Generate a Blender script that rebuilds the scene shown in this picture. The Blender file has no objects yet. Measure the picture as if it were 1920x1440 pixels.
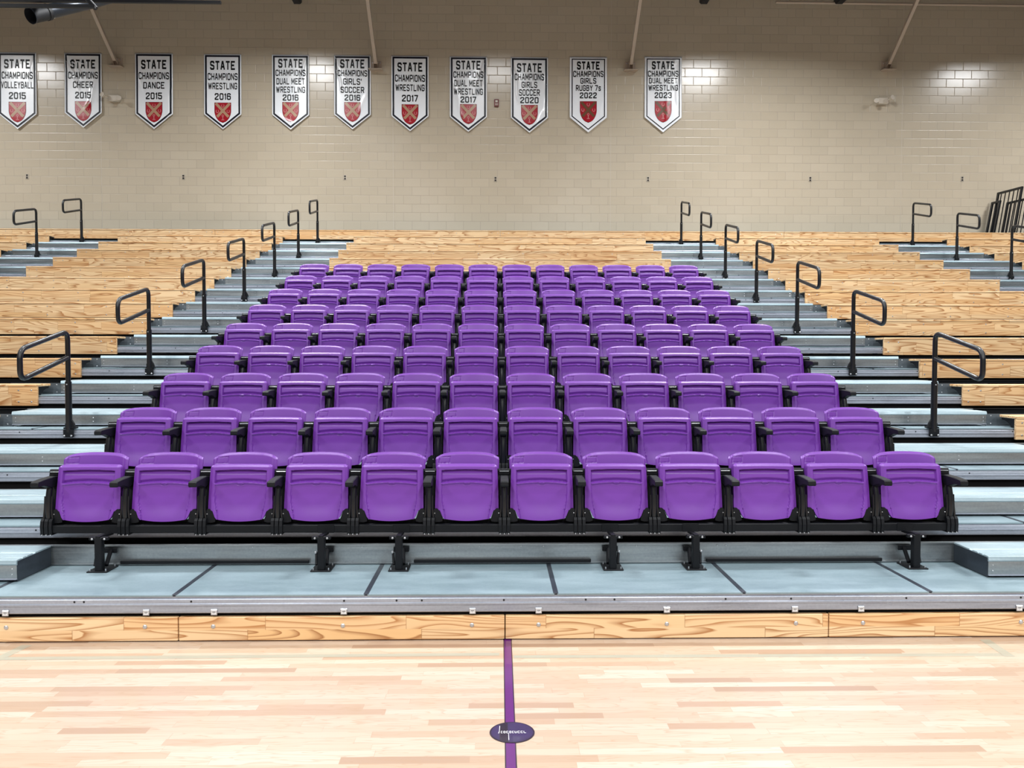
import bpy, math, random
from math import sin, cos, pi, sqrt, floor
from mathutils import Vector, Matrix

random.seed(7)
SC = bpy.context.scene
COL = SC.collection

# ------------------------------------------------------------------ measures
D, R = 0.838, 0.2583          # tier depth and rise
NY, DZ = 4.70, 0.2743         # nose and deck height of the lowest tier
BY = 5.40                     # rear board of the lowest tier
WALL_Y = 19.35
XMIN, XMAX = -13.6, 13.8
ORD = ['zeroth', 'first', 'second', 'third', 'fourth', 'fifth', 'sixth', 'seventh', 'eighth', 'ninth', 'tenth',
       'eleventh', 'twelfth', 'thirteenth', 'fourteenth', 'fifteenth', 'sixteenth', 'seventeenth']

def srgb(r, g, b):
    def f(c):
        c /= 255.0
        return .8 * (c / 12.92 if c <= 0.04045 else ((c + 0.055) / 1.055) ** 2.4)
    return (f(r), f(g), f(b), 1.0)

# ------------------------------------------------------------------ materials
class NT:
    def __init__(s, name):
        s.m = bpy.data.materials.new(name); s.m.use_nodes = True
        s.t = s.m.node_tree; s.n = s.t.nodes; s.b = s.n['Principled BSDF']
    def node(s, typ, **kw):
        n = s.n.new(typ)
        for k, v in kw.items(): setattr(n, k, v)
        return n
    def link(s, a, b): s.t.links.new(a, b)
    def val(s, sock, v):
        if hasattr(v, 'links') or hasattr(v, 'is_linked'): s.link(v, sock)
        else: sock.default_value = v
    def math(s, op, a, b=None, c=None):
        n = s.node('ShaderNodeMath', operation=op)
        s.val(n.inputs[0], a)
        if b is not None: s.val(n.inputs[1], b)
        if c is not None: s.val(n.inputs[2], c)
        return n.outputs[0]
    def comb(s, x, y, z):
        n = s.node('ShaderNodeCombineXYZ')
        s.val(n.inputs[0], x); s.val(n.inputs[1], y); s.val(n.inputs[2], z)
        return n.outputs[0]
    def noise(s, vec, scale=5, detail=2, rough=.5, dist=0):
        n = s.node('ShaderNodeTexNoise'); s.link(vec, n.inputs['Vector'])
        n.inputs['Scale'].default_value = scale; n.inputs['Detail'].default_value = detail
        n.inputs['Roughness'].default_value = rough; n.inputs['Distortion'].default_value = dist
        return n.outputs['Fac']
    def white(s, vec):
        n = s.node('ShaderNodeTexWhiteNoise', noise_dimensions='3D'); s.link(vec, n.inputs['Vector'])
        return n.outputs['Value']
    def ramp(s, fac, stops, interp='LINEAR'):
        n = s.node('ShaderNodeValToRGB'); s.link(fac, n.inputs[0])
        cr = n.color_ramp; cr.interpolation = interp
        while len(cr.elements) < len(stops): cr.elements.new(0.5)
        for e, (p, c) in zip(cr.elements, stops): e.position = p; e.color = c
        return n.outputs[0]
    def mix(s, fac, a, b, blend='MIX'):
        n = s.node('ShaderNodeMix', data_type='RGBA', blend_type=blend)
        s.val(n.inputs['Factor'], fac)
        s.val(n.inputs['A'] if False else n.inputs[6], a); s.val(n.inputs[7], b)
        return n.outputs[2]
    def pos(s):
        g = s.node('ShaderNodeNewGeometry'); x = s.node('ShaderNodeSeparateXYZ')
        s.link(g.outputs['Position'], x.inputs[0])
        return g.outputs['Position'], x.outputs[0], x.outputs[1], x.outputs[2]
    def bump(s, h, strength=.3, dist=.01):
        n = s.node('ShaderNodeBump'); s.link(h, n.inputs['Height'])
        n.inputs['Strength'].default_value = strength; n.inputs['Distance'].default_value = dist
        s.link(n.outputs[0], s.b.inputs['Normal'])

def simple(name, col, rough=.5, metal=0., spec=.5, coat=0., var=0.0, vscale=8., bump=0.):
    N = NT(name)
    N.b.inputs['Roughness'].default_value = rough; N.b.inputs['Metallic'].default_value = metal
    N.b.inputs['Specular IOR Level'].default_value = spec; N.b.inputs['Coat Weight'].default_value = coat
    p, x, y, z = N.pos()
    f = N.noise(p, vscale, 3, .6)
    c2 = tuple(min(1, v * (1 - var)) for v in col[:3]) + (1,)
    N.link(N.mix(f, c2, col), N.b.inputs['Base Color'])
    if bump:
        N.bump(N.noise(p, 350, 2, .5), bump, .002)
    return N.m

M = {}
M['purple'] = simple('purple_plastic', srgb(117, 57, 163), .36, spec=.5, var=.06, vscale=5, bump=.12)
M['black'] = simple('black_powder_coat', srgb(19, 21, 25), .5, spec=.2, var=.2, vscale=30, bump=.1)
M['black_gloss'] = simple('black_tube_paint', srgb(20, 22, 26), .3, spec=.45, var=.15, vscale=20)
M['dark'] = simple('gap_shade_black', srgb(12, 11, 12), .8, spec=.2, var=.2)  # shade of the gaps under nosings and benches, put into the colour
M['bolt'] = simple('zinc_bolt', srgb(215, 218, 222), .3, .8, var=.1)
M['hole'] = simple('screw_recess', srgb(12, 12, 14), .7, var=.1)
M['beige'] = simple('beige_steel_paint', srgb(196, 178, 160), .5, var=.1)
M['beam_black'] = simple('dark_roof_steel', srgb(24, 26, 32), .6, var=.2)
M['duct'] = simple('dark_gunmetal', srgb(58, 64, 74), .35, .5, var=.3, vscale=15)
M['white_plastic'] = simple('cream_plastic', srgb(222, 212, 196), .45, var=.05)
M['plate'] = simple('steel_cover_plate', srgb(205, 196, 180), .4, .2, var=.1)
M['slot'] = simple('dark_slots', srgb(50, 42, 36), .6, var=.1)
M['alarm'] = simple('alarm_red', srgb(120, 26, 30), .4, var=.1)
M['vinyl'] = simple('banner_white_vinyl', (.86, .90, .95, 1), .26, spec=.5, coat=.15, var=.03, vscale=2)
M['navy'] = simple('banner_navy_print', srgb(16, 16, 34), .4, spec=.3, coat=0, var=.1)
M['ink'] = simple('banner_black_print', srgb(12, 13, 18), .4, spec=.3, coat=0, var=.1)
M['red'] = simple('banner_red_print', srgb(182, 22, 42), .3, spec=.5, coat=.1, var=.12)
M['tan'] = simple('banner_tan_print', srgb(196, 160, 128), .3, spec=.5, coat=.1, var=.15, vscale=10)
M['brown'] = simple('banner_brown_print', srgb(118, 84, 58), .3, spec=.5, coat=.1, var=.15, vscale=10)
M['paleprint'] = simple('banner_pale_print', srgb(222, 150, 150), .3, spec=.5, coat=.1, var=.15, vscale=10)
M['line_purple'] = simple('court_line_purple', srgb(98, 34, 112), .28, spec=.5, coat=.3, var=.15, vscale=25)
M['line_black'] = simple('court_line_black_edge', srgb(35, 22, 40), .3, coat=.3, var=.1)
M['line_grey'] = simple('court_line_pale_grey', srgb(172, 172, 156), .28, coat=.3, var=.1, vscale=12)
M['cover_purple'] = simple('cover_dark_purple', srgb(62, 48, 92), .3, .2, coat=.4, var=.3, vscale=60)
M['white_print'] = simple('white_print', srgb(235, 235, 235), .4, var=.02)
M['sidewall'] = simple('dull_grey_wall_paint', srgb(96, 92, 92), .6, var=.1, vscale=1)
M['ceiling'] = simple('dark_roof_deck', srgb(40, 36, 34), .8, var=.2)
M['lampbody'] = simple('lamp_housing_white', srgb(200, 200, 200), .5, var=.1)

def mat_galv(name, c1, c2, rough, metal):
    N = NT(name); p, x, y, z = N.pos()
    v = N.comb(N.math('MULTIPLY', x, 1.2), N.math('MULTIPLY', y, 4), N.math('MULTIPLY', z, 18))
    f = N.noise(v, 1.3, 4, .6)
    sp = N.noise(p, 60, 2, .6)
    f2 = N.math('ADD', N.math('MULTIPLY', f, .75), N.math('MULTIPLY', sp, .25))
    N.link(N.ramp(f2, [(.3, c1), (.7, c2)]), N.b.inputs['Base Color'])
    N.b.inputs['Metallic'].default_value = metal
    r = N.math('MULTIPLY_ADD', f, .25, rough - .12)
    N.link(r, N.b.inputs['Roughness'])
    return N.m
M['deck'] = mat_galv('galvanised_deck', srgb(124, 146, 154), srgb(154, 174, 182), .38, .25)
M['tread'] = mat_galv('bright_step_tread', srgb(158, 180, 188), srgb(190, 208, 215), .34, .35)
M['riser'] = mat_galv('galvanised_riser', srgb(140, 146, 150), srgb(184, 190, 192), .32, .8)
M['nose'] = mat_galv('aluminium_nosing', srgb(150, 156, 168), srgb(190, 196, 208), .3, .4)
M['panel'] = mat_galv('grey_painted_steel', srgb(84, 92, 98), srgb(110, 118, 124), .45, .3)
M['stepside'] = mat_galv('dark_step_side', srgb(40, 46, 54), srgb(60, 68, 78), .4, .3)

def mat_pine():
    N = NT('yellow_pine'); p, x, y, z = N.pos()
    zz = N.math('ADD', z, N.math('MULTIPLY', y, .6))
    lam = N.math('FLOOR', N.math('MULTIPLY', zz, 9.0))
    row = N.math('FLOOR', N.math('MULTIPLY', y, 1.19))
    rnd0 = N.white(N.comb(row, lam, 3.3))
    ln = N.math('MULTIPLY_ADD', rnd0, .5, .55)
    xs = N.math('DIVIDE', N.math('ADD', x, N.math('MULTIPLY', rnd0, 7.0)), ln)
    seg = N.math('FLOOR', xs)
    rnd = N.white(N.comb(row, seg, lam))
    vec = N.comb(N.math('MULTIPLY_ADD', x, .62, N.math('MULTIPLY', rnd, 40.)),
                 N.math('MULTIPLY_ADD', y, 5.5, N.math('MULTIPLY', rnd, 13.)), N.math('MULTIPLY', z, 6.5))
    n = N.noise(vec, 1.0, 1.6, .42, .25)
    ring = N.math('FRACT', N.math('MULTIPLY', n, 17.0))
    fine = N.noise(N.comb(N.math('MULTIPLY', x, 3), N.math('MULTIPLY', y, 60), N.math('MULTIPLY', z, 90)), 1.0, 3, .6)
    grain = N.ramp(ring, [(0.0, (0, 0, 0, 1)), (.5, (.06, .06, .06, 1)), (.8, (.6, .6, .6, 1)), (.93, (1, 1, 1, 1)), (1.0, (0, 0, 0, 1))])
    base = N.ramp(rnd, [(0., srgb(242, 194, 138)), (.35, srgb(250, 214, 166)), (.7, srgb(254, 222, 176)), (1., srgb(248, 202, 144))])
    dark = N.mix(rnd, srgb(184, 118, 60), srgb(160, 98, 46))
    c = N.mix(N.math('MULTIPLY', grain, 1.0), base, dark)
    c = N.mix(N.math('MULTIPLY', N.math('SUBTRACT', 1.0, fine), .35), c, srgb(226, 176, 116))
    fx = N.math('ABSOLUTE', N.math('SUBTRACT', N.math('FRACT', xs), .5))
    edge = N.math('GREATER_THAN', fx, .4975)
    c = N.mix(N.math('MULTIPLY', edge, .5), c, srgb(150, 96, 50))
    N.link(c, N.b.inputs['Base Color'])
    N.b.inputs['Roughness'].default_value = .36; N.b.inputs['Coat Weight'].default_value = .15
    N.b.inputs['Coat Roughness'].default_value = .2
    return N.m
M['pine'] = mat_pine()

def mat_floor():
    N = NT('maple_strip_floor'); p, x, y, z = N.pos()
    W = .0572
    yr = N.math('DIVIDE', y, W); row = N.math('FLOOR', yr)
    r0 = N.white(N.comb(row, 1.7, 9.1))
    ln = N.math('MULTIPLY_ADD', r0, .75, .38)
    r1 = N.white(N.comb(row, 5.2, 2.1))
    xs = N.math('DIVIDE', N.math('ADD', x, N.math('MULTIPLY', r1, 9.0)), ln)
    seg = N.math('FLOOR', xs)
    rnd = N.white(N.comb(row, seg, 4.0)); rnd2 = N.white(N.comb(seg, row, 8.0))
    base = N.ramp(rnd, [(0., srgb(160, 130, 108)), (.05, srgb(176, 148, 124)), (.18, srgb(188, 163, 140)), (.6, srgb(194, 172, 151)),
                        (.85, srgb(199, 180, 161)), (1., srgb(203, 186, 169))])
    gv = N.comb(N.math('MULTIPLY_ADD', x, 1.6, N.math('MULTIPLY', rnd2, 50.)), N.math('MULTIPLY_ADD', y, 16., N.math('MULTIPLY', rnd, 20.)), 0.)
    n = N.noise(gv, 1.0, 2.5, .5, .4)
    ring = N.math('FRACT', N.math('MULTIPLY', n, 9.0))
    g = N.ramp(ring, [(0., (0, 0, 0, 1)), (.7, (.1, .1, .1, 1)), (.93, (1, 1, 1, 1)), (1., (0, 0, 0, 1))])
    c = N.mix(N.math('MULTIPLY', g, .5), base, srgb(168, 134, 104))
    big = N.noise(p, .9, 2, .5)
    c = N.mix(N.math('MULTIPLY', big, .25), c, srgb(198, 174, 152))
    speck = N.math('GREATER_THAN', N.noise(N.comb(N.math('MULTIPLY', x, 14), N.math('MULTIPLY', y, 45), 0.), 1., 2, .5), .79)
    c = N.mix(N.math('MULTIPLY', speck, .45), c, srgb(150, 105, 75))
    fy = N.math('ABSOLUTE', N.math('SUBTRACT', N.math('FRACT', yr), .5))
    fx = N.math('ABSOLUTE', N.math('SUBTRACT', N.math('FRACT', xs), .5))
    e = N.math('MAXIMUM', N.math('GREATER_THAN', fy, .487), N.math('GREATER_THAN', fx, .4985))
    c = N.mix(N.math('MULTIPLY', e, .38), c, srgb(160, 116, 84))
    N.link(c, N.b.inputs['Base Color'])
    N.b.inputs['Roughness'].default_value = .34; N.b.inputs['Coat Weight'].default_value = .3
    N.b.inputs['Coat Roughness'].default_value = .16
    return N.m
M['floor'] = mat_floor()

def mat_cmu():
    N = NT('painted_concrete_block'); p, x, y, z = N.pos()
    BW, BH = .4064, .2032
    zr = N.math('DIVIDE', N.math('ADD', z, CMU_Z0), BH); row = N.math('FLOOR', zr)
    off = N.math('MULTIPLY', N.math('MODULO', row, 2.0), .5)
    xr = N.math('ADD', N.math('DIVIDE', N.math('ADD', x, CMU_X0), BW), off); colm = N.math('FLOOR', xr)
    fz = N.math('ABSOLUTE', N.math('SUBTRACT', N.math('FRACT', zr), .5))
    fx = N.math('ABSOLUTE', N.math('SUBTRACT', N.math('FRACT', xr), .5))
    mz = N.math('MULTIPLY', N.math('SUBTRACT', .5, fz), BH)      # distance from the joint, metres
    mx = N.math('MULTIPLY', N.math('SUBTRACT', .5, fx), BW)
    d = N.math('MINIMUM', mx, mz)
    joint = N.node('ShaderNodeMapRange'); N.link(d, joint.inputs[0])
    joint.inputs[1].default_value = .003; joint.inputs[2].default_value = .009
    h = joint.outputs[0]
    rnd = N.white(N.comb(row, colm, 1.0))
    big = N.noise(p, .5, 2, .5)
    c = N.mix(rnd, srgb(199, 188, 167), srgb(205, 194, 173))
    c = N.mix(N.math('MULTIPLY', big, .3), c, srgb(205, 190, 170))
    c = N.mix(N.math('MULTIPLY', N.math('SUBTRACT', 1.0, h), .34), c, srgb(120, 105, 90))
    N.link(c, N.b.inputs['Base Color'])
    N.link(N.math('MULTIPLY_ADD', h, -.30, .50), N.b.inputs['Roughness'])
    N.b.inputs['Specular IOR Level'].default_value = .55
    pits = N.noise(p, 55, 3, .6)
    tilt = N.math('MULTIPLY', N.math('MULTIPLY', N.math('SUBTRACT', rnd, .5), fx), .16)
    hh = N.math('ADD', N.math('ADD', N.math('MULTIPLY', h, .5), N.math('MULTIPLY', pits, .16)), tilt)
    N.bump(hh, .30, .008)
    return N.m
CMU_Z0, CMU_X0 = 20 * .2032 - 8.766 % .2032, 40 * .4064 - 10.80 % .4064
M['cmu'] = mat_cmu()

# ------------------------------------------------------------------ mesh helpers
class MB:
    def __init__(s): s.v = []; s.f = []; s.mi = []; s.mats = []; s.sm = []
    def mat(s, m):
        if m not in s.mats: s.mats.append(m)
        return s.mats.index(m)
    def add(s, verts, faces, m, smooth=False):
        o = len(s.v); k = s.mat(m)
        s.v += [tuple(v) for v in verts]
        for f in faces:
            s.f.append(tuple(i + o for i in f)); s.mi.append(k); s.sm.append(smooth)
        return s
    def box(s, x0, x1, y0, y1, z0, z1, m):
        return s.add([(x0, y0, z0), (x1, y0, z0), (x1, y1, z0), (x0, y1, z0), (x0, y0, z1), (x1, y0, z1), (x1, y1, z1), (x0, y1, z1)],
                     [(3, 2, 1, 0), (4, 5, 6, 7), (0, 1, 5, 4), (1, 2, 6, 5), (2, 3, 7, 6), (3, 0, 4, 7)], m)
    def bbox(s, x0, x1, y0, y1, z0, z1, m, b=.004):
        """box with chamfered edges all round"""
        P = []
        for (z, i) in ((z0, b), (z0 + b, 0), (z1 - b, 0), (z1, b)):
            P.append([(x0 + i + b, y0 + i, z), (x1 - i - b, y0 + i, z), (x1 - i, y0 + i + b, z), (x1 - i, y1 - i - b, z),
                      (x1 - i - b, y1 - i, z), (x0 + i + b, y1 - i, z), (x0 + i, y1 - i - b, z), (x0 + i, y0 + i + b, z)])
        v = [q for r in P for q in r]; f = []
        for r in range(3):
            for k in range(8):
                a = r * 8 + k; c = r * 8 + (k + 1) % 8
                f.append((a, c, c + 8, a + 8))
        f.append(tuple(range(7, -1, -1))); f.append(tuple(range(24, 32)))
        return s.add(v, f, m)
    def prof_x(s, pts, x0, x1, m, closed=True, caps=True):
        """extrude a (y, z) profile along x"""
        n = len(pts)
        v = [(x0, a, b) for a, b in pts] + [(x1, a, b) for a, b in pts]; f = []
        for i in range(n if closed else n - 1):
            j = (i + 1) % n; f.append((i, j, j + n, i + n))
        if closed and caps: f += [tuple(range(n - 1, -1, -1)), tuple(range(n, 2 * n))]
        return s.add(v, f, m)
    def prism(s, pts, axis, a0, a1, m):
        """closed outline extruded along an axis: 'y' -> pts are (x, z); 'z' -> (x, y)"""
        n = len(pts)
        if axis == 'y': v = [(a, a0, b) for a, b in pts] + [(a, a1, b) for a, b in pts]
        else: v = [(a, b, a0) for a, b in pts] + [(a, b, a1) for a, b in pts]
        f = [(i, (i + 1) % n, (i + 1) % n + n, i + n) for i in range(n)]
        f += [tuple(range(n - 1, -1, -1)), tuple(range(n, 2 * n))]
        return s.add(v, f, m)
    def tube(s, path, r, m, seg=12, closed=False, caps=True):
        path = [Vector(p) for p in path]; n = len(path); rings = []
        rr = r if isinstance(r, (list, tuple)) else [r] * n
        up = None
        for i, p in enumerate(path):
            if closed: t = (path[(i + 1) % n] - path[i - 1]).normalized()
            else: t = (path[min(i + 1, n - 1)] - path[max(i - 1, 0)]).normalized()
            if up is None:
                up = Vector((1, 0, 0)) if abs(t.x) < .8 else Vector((0, 0, 1))
            a = (up - t * up.dot(t)).normalized(); b = t.cross(a); up = a
            rings.append([p + (a * cos(2 * pi * k / seg) + b * sin(2 * pi * k / seg)) * rr[i] for k in range(seg)])
        v = [q for rg in rings for q in rg]; f = []
        for i in range(n if closed else n - 1):
            for k in range(seg):
                a0 = i * seg + k; a1 = i * seg + (k + 1) % seg
                j = ((i + 1) % n) * seg
                f.append((a0, a1, j + (k + 1) % seg, j + k))
        s.add(v, f, m, True)
        if caps and not closed:
            s.add(rings[0], [tuple(range(seg - 1, -1, -1))], m); s.add(rings[-1], [tuple(range(seg))], m)
        return s
    def disc(s, c, r, m, axis='y', depth=.003, seg=8, dome=False):
        """small bolt head: faces -y or +z"""
        v = []; f = []
        for lv, (rr, h) in enumerate(((r, 0), (r, depth * .6), (r * .6, depth))):
            for k in range(seg):
                a = 2 * pi * k / seg
                if axis == 'y': v.append((c[0] + rr * cos(a), c[1] - h, c[2] + rr * sin(a)))
                else: v.append((c[0] + rr * cos(a), c[1] + rr * sin(a), c[2] + h))
        for lv in range(2):
            for k in range(seg):
                f.append((lv * seg + k, lv * seg + (k + 1) % seg, (lv + 1) * seg + (k + 1) % seg, (lv + 1) * seg + k))
        f.append(tuple(range(2 * seg, 3 * seg)))
        return s.add(v, f, m)
    def build(s, name, parent=None, fix=True):
        me = bpy.data.meshes.new(name)
        me.from_pydata(s.v, [], s.f)
        for m in s.mats: me.materials.append(M[m])
        me.polygons.foreach_set('material_index', s.mi); me.polygons.foreach_set('use_smooth', s.sm)
        if fix:
            import bmesh
            bm = bmesh.new(); bm.from_mesh(me)
            bmesh.ops.recalc_face_normals(bm, faces=bm.faces)
            bm.to_mesh(me); bm.free()
        me.update()
        o = bpy.data.objects.new(name, me); COL.objects.link(o)
        if parent: o.parent = parent
        return o

def tag(o, label, cat=None, group=None, kind=None):
    if label: o['label'] = label
    if cat: o['category'] = cat
    if group: o['group'] = group
    if kind: o['kind'] = kind
    return o
def thing(name, loc, label, cat, group=None):
    o = bpy.data.objects.new(name, None); COL.objects.link(o); o.location = loc
    o.empty_display_size = .1
    return tag(o, label, cat, group)
def copy_tree(o, parent=None):
    c = o.copy(); COL.objects.link(c); c.parent = parent
    for ch in [q for q in CH.get(o.name, [])]:
        copy_tree(ch, c)
    return c
CH = {}
def register(root):
    CH.clear()
    for o in bpy.data.objects:
        if o.parent: CH.setdefault(o.parent.name, []).append(o)

def fillet(pts, r, n=5):
    """round the inner corners of a 3-D polyline"""
    out = [Vector(pts[0])]
    for i in range(1, len(pts) - 1):
        p = Vector(pts[i]); a = Vector(pts[i - 1]) - p; b = Vector(pts[i + 1]) - p
        rr = min(r, a.length * .45, b.length * .45)
        p0 = p + a.normalized() * rr; p1 = p + b.normalized() * rr
        for k in range(n + 1):
            t = k / n; out.append(p0 * (1 - t) ** 2 + p * 2 * t * (1 - t) + p1 * t * t)
    out.append(Vector(pts[-1])); return out

# ------------------------------------------------------------------ room
def struct(name, mb):
    o = mb.build(name); o['kind'] = 'structure'; return o
RX0, RX1, RY0, CEIL = -18.0, 18.0, -16.0, 11.6
struct('floor', MB().box(RX0, RX1, RY0, WALL_Y, -.1, 0, 'floor'))
struct('wall_back', MB().box(RX0 - .2, RX1 + .2, WALL_Y, WALL_Y + .2, -.1, CEIL, 'cmu'))
struct('wall_left', MB().box(RX0 - .2, RX0, RY0, WALL_Y, -.1, CEIL, 'sidewall'))
struct('wall_right', MB().box(RX1, RX1 + .2, RY0, WALL_Y, -.1, CEIL, 'sidewall'))
struct('wall_front', MB().box(RX0 - .2, RX1 + .2, RY0 - .2, RY0, -.1, CEIL, 'sidewall'))
cm = MB().box(RX0 - .2, RX1 + .2, RY0 - .2, WALL_Y + .2, CEIL, CEIL + .1, 'ceiling')
for i in range(120):                                             # ribs of the roof deck
    x = RX0 + .15 + i * .3
    cm.box(x, x + .1, RY0, WALL_Y, CEIL - .04, CEIL, 'ceiling')
struct('ceiling', cm)
for i, x in enumerate((-9.305, -2.445, 2.735, 9.742)):           # control joints of the block wall
    struct('trim_%d' % (i + 1), MB().box(x - .005, x + .005, WALL_Y - .0015, WALL_Y, 4.0, CEIL, 'plate'))

# ------------------------------------------------------------------ tiers
SCREWS = [-2.40, -1.78, -.89, -.583, -.435, .047, .53, .70, 1.36, 1.75, 2.44, 3.13]
def nosing_profile(y, z, low=False):
    if low:
        return [(.09, -.010), (.012, -.010), (.012, -.017), (.002, -.019), (0, -.022), (0, -.040), (-.006, -.043), (-.006, -.051), (0, -.055), (0, -.080), (.004, -.086), (.03, -.086), (.03, -.08), (.09, -.08)]
    return [(y + .09, z - .010), (y + .012, z - .010), (y + .012, z - .020), (y + .002, z - .022), (y, z - .026), (y, z - .047),
            (y - .006, z - .051), (y - .006, z - .060), (y, z - .064), (y, z - .100), (y + .004, z - .106), (y + .03, z - .106), (y + .03, z - .10), (y + .09, z - .10)]
for k in range(17):
    y, z = NY + D * k, DZ + R * k - (.02 if k else 0)
    top = k == 16
    t = thing('bleacher_tier', (0, y, z),
              'galvanised steel bleacher tier with aluminium nosing, %s tier up from the court floor' % ORD[k + 1] if not top else
              'galvanised steel bleacher tier at the very top, against the block wall', 'bleacher tier', 'tiers of the telescopic bleachers')
    y1 = BY - NY
    if top: y1 = WALL_Y - .05 - y
    if k < 16:
        seams = [XMIN] + [-1.880 + 1.117 * n for n in range(-10, 14) if XMIN + .3 < -1.880 + 1.117 * n < XMAX - .3] + [XMAX]
        if k > 3: seams = [XMIN, -7.97, -1.88, 4.2, 8.2, XMAX] if k % 2 else [XMIN, -6.2, .1, 6.4, XMAX]
        for a, b in zip(seams[:-1], seams[1:]):
            p = MB().box(a + .009, b - .009, .004, y1, -.009, 0, 'deck')
            p.build('deck_panel', t)
        for a in seams[1:-1]:
            tag(MB().box(a - .0145, a + .0145, .006, y1 - .002, -.006, .0016, 'stepside').build('seam_strip', t), 'dark grey strip over a deck joint')
    else:
        MB().box(XMIN, XMAX, .004, y1, -.009, 0, 'deck').build('deck_panel', t)
    nm = MB().prof_x(nosing_profile(0, 0, k > 0), XMIN, XMAX, 'nose')
    for m_ in range(-2, 3):
        for sx in SCREWS:
            x = sx + m_ * 5.585
            if XMIN < x < XMAX: nm.disc((x, 0, -.036 if k == 0 else -.031), .0062, 'hole', depth=.002)
    nm.build('nosing', t)
    MB().box(XMIN, XMAX, .035, .06, -.235 if k else -.262, -.107 if k == 0 else -.088, 'dark').build('gap_shade_plate', t)  # black steel plate added so the shaded gap under the nosing reads solid black
    for q in range(8):
        px = XMIN + .3 + q * (XMAX - XMIN - .6) / 7
        MB().box(px - .03, px + .03, .062, .10, -z + .001, -.10, 'black').build('support_post', t)
    if k < 16:
        prof = [(y1 - .014, .006), (y1 - .014, .012), (y1, .012), (y1, .128), (y1 - .016, .130), (y1 - .016, .136), (y1 + .02, .136), (y1 + .02, .0), (y1, 0), (y1, .006)]
        spans = [(XMIN, XMAX, 'riser')] if k < 2 else [(XMIN, -9.45, 'dark'), (-9.45, -7.95, 'riser'), (-7.95, -4.55, 'dark'), (-4.55, 4.74, 'riser'), (4.74, 8.2, 'dark'), (8.2, 9.75, 'riser'), (9.75, XMAX, 'dark')]  # dark spans: shade behind the benches put into the board colour
        if k == 15: spans = [(XMIN, XMAX, 'dark')]  # whole board blackened for the shaded gap under the top bench
        for a, b, mt in spans:
            rb = MB().prof_x(prof, a, b, mt)
            if mt == 'riser':
                for m_ in range(-2, 3):
                    for sx in (-2.08, -1.63, -.9, -.25, -.11, .17, .32, .95, 1.5, 1.56, 2.2):
                        x = sx + m_ * 5.585
                        if a < x < b: rb.disc((x, y1, .118), .006, 'bolt', depth=.004)
            o = rb.build('rear_board', t)
            if mt == 'dark': tag(o, 'rear board behind the benches, blackened for the shade there')
        if k > 1:
            for a, b in ((-4.95, -4.435), (4.605, 5.14), (-9.9, -9.345), (-8.045, -7.6), (7.8, 8.305), (9.655, 10.1)):
                if (abs(a) > 7 and k < 9) or k == 15: continue
                fp = MB().box(a, b, .262, .268, .0, .112, 'panel')
                ex = b if a < -4.6 and a > -5 or a < -9.5 or 7.7 < a < 8 else a
                sg = -1 if ex == b else 1
                fp.disc((ex + sg * .05, .262, .02), .007, 'bolt', depth=.004); fp.disc((ex + sg * .05, .262, .095), .007, 'bolt', depth=.004)
                tag(fp.build('filler_panel', t), 'flat grey filler panel beside the half step')

# ------------------------------------------------------------------ half steps in the stairs
AISLES = [('left stair beside the chairs', -4.50, -3.02, -4.43, -2.96), ('right stair beside the chairs', 3.197, 4.69, 3.116, 4.60),
          ('far left stair', -9.40, -7.985, -9.34, -8.05), ('far right stair', 8.245, 9.70, 8.31, 9.65)]
def half_step(x0, x1, k, label, group, black_side=None):
    y0 = 5.0 if k == 0 else 4.94
    y, z = y0 + D * k, DZ + R * k - (.02 if k else 0)
    yb = BY - y0 - .018
    t = thing('half_step', ((x0 + x1) / 2, y, z), label, 'step', group)
    h = (x1 - x0) / 2
    MB().prof_x([(-.002, .104), (-.008, .112), (-.002, .134), (.012, .137), (.05, .137), (.053, .133), (.062, .133), (.065, .137), (.10, .137), (.103, .133), (.112, .133), (.115, .137),
                 (.17, .137), (.173, .131), (.20, .131), (.203, .137), (yb, .137), (yb, .128), (.01, .128), (.01, .104)], -h, h, 'tread').build('tread', t)
    fp = MB().prof_x([(.0, .022), (.0, .104), (.006, .104), (.006, .022)], -h + .002, h - .002, 'riser')
    fp.prof_x([(-.008, .014), (-.008, .022), (.006, .022), (.006, .014)], -h + .002, h - .002, 'nose')
    for x in (-h + .03, 0, h - .03):
        for zz in (.045, .08): fp.disc((x, 0, zz), .005, 'bolt', depth=.003)
    fp.build('front_plate', t)
    for sx in (-1, 1):
        xs = sx * h
        MB().box(min(xs, xs - sx * .006), max(xs, xs - sx * .006), .006, yb, .004, .127, 'stepside').build('side_panel', t)
    return t
for (an, a0, a1, s0, s1) in AISLES:
    far = an.startswith('far')
    for k in range(15):
        if far and k < 9: continue
        x0, x1 = s0, s1
        if k == 0: x0, x1 = s0, s1
        top = 15 - k
        if k == 0: lab = 'low steel half step at the foot of the %s' % an
        elif k <= 7: lab = 'steel half step in the %s, %s one up' % (an, ORD[k + 1])
        else: lab = 'steel half step in the %s, %s from the top' % (an, ORD[top])
        half_step(x0, x1, k, lab, 'half steps of the %s' % an)

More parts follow.
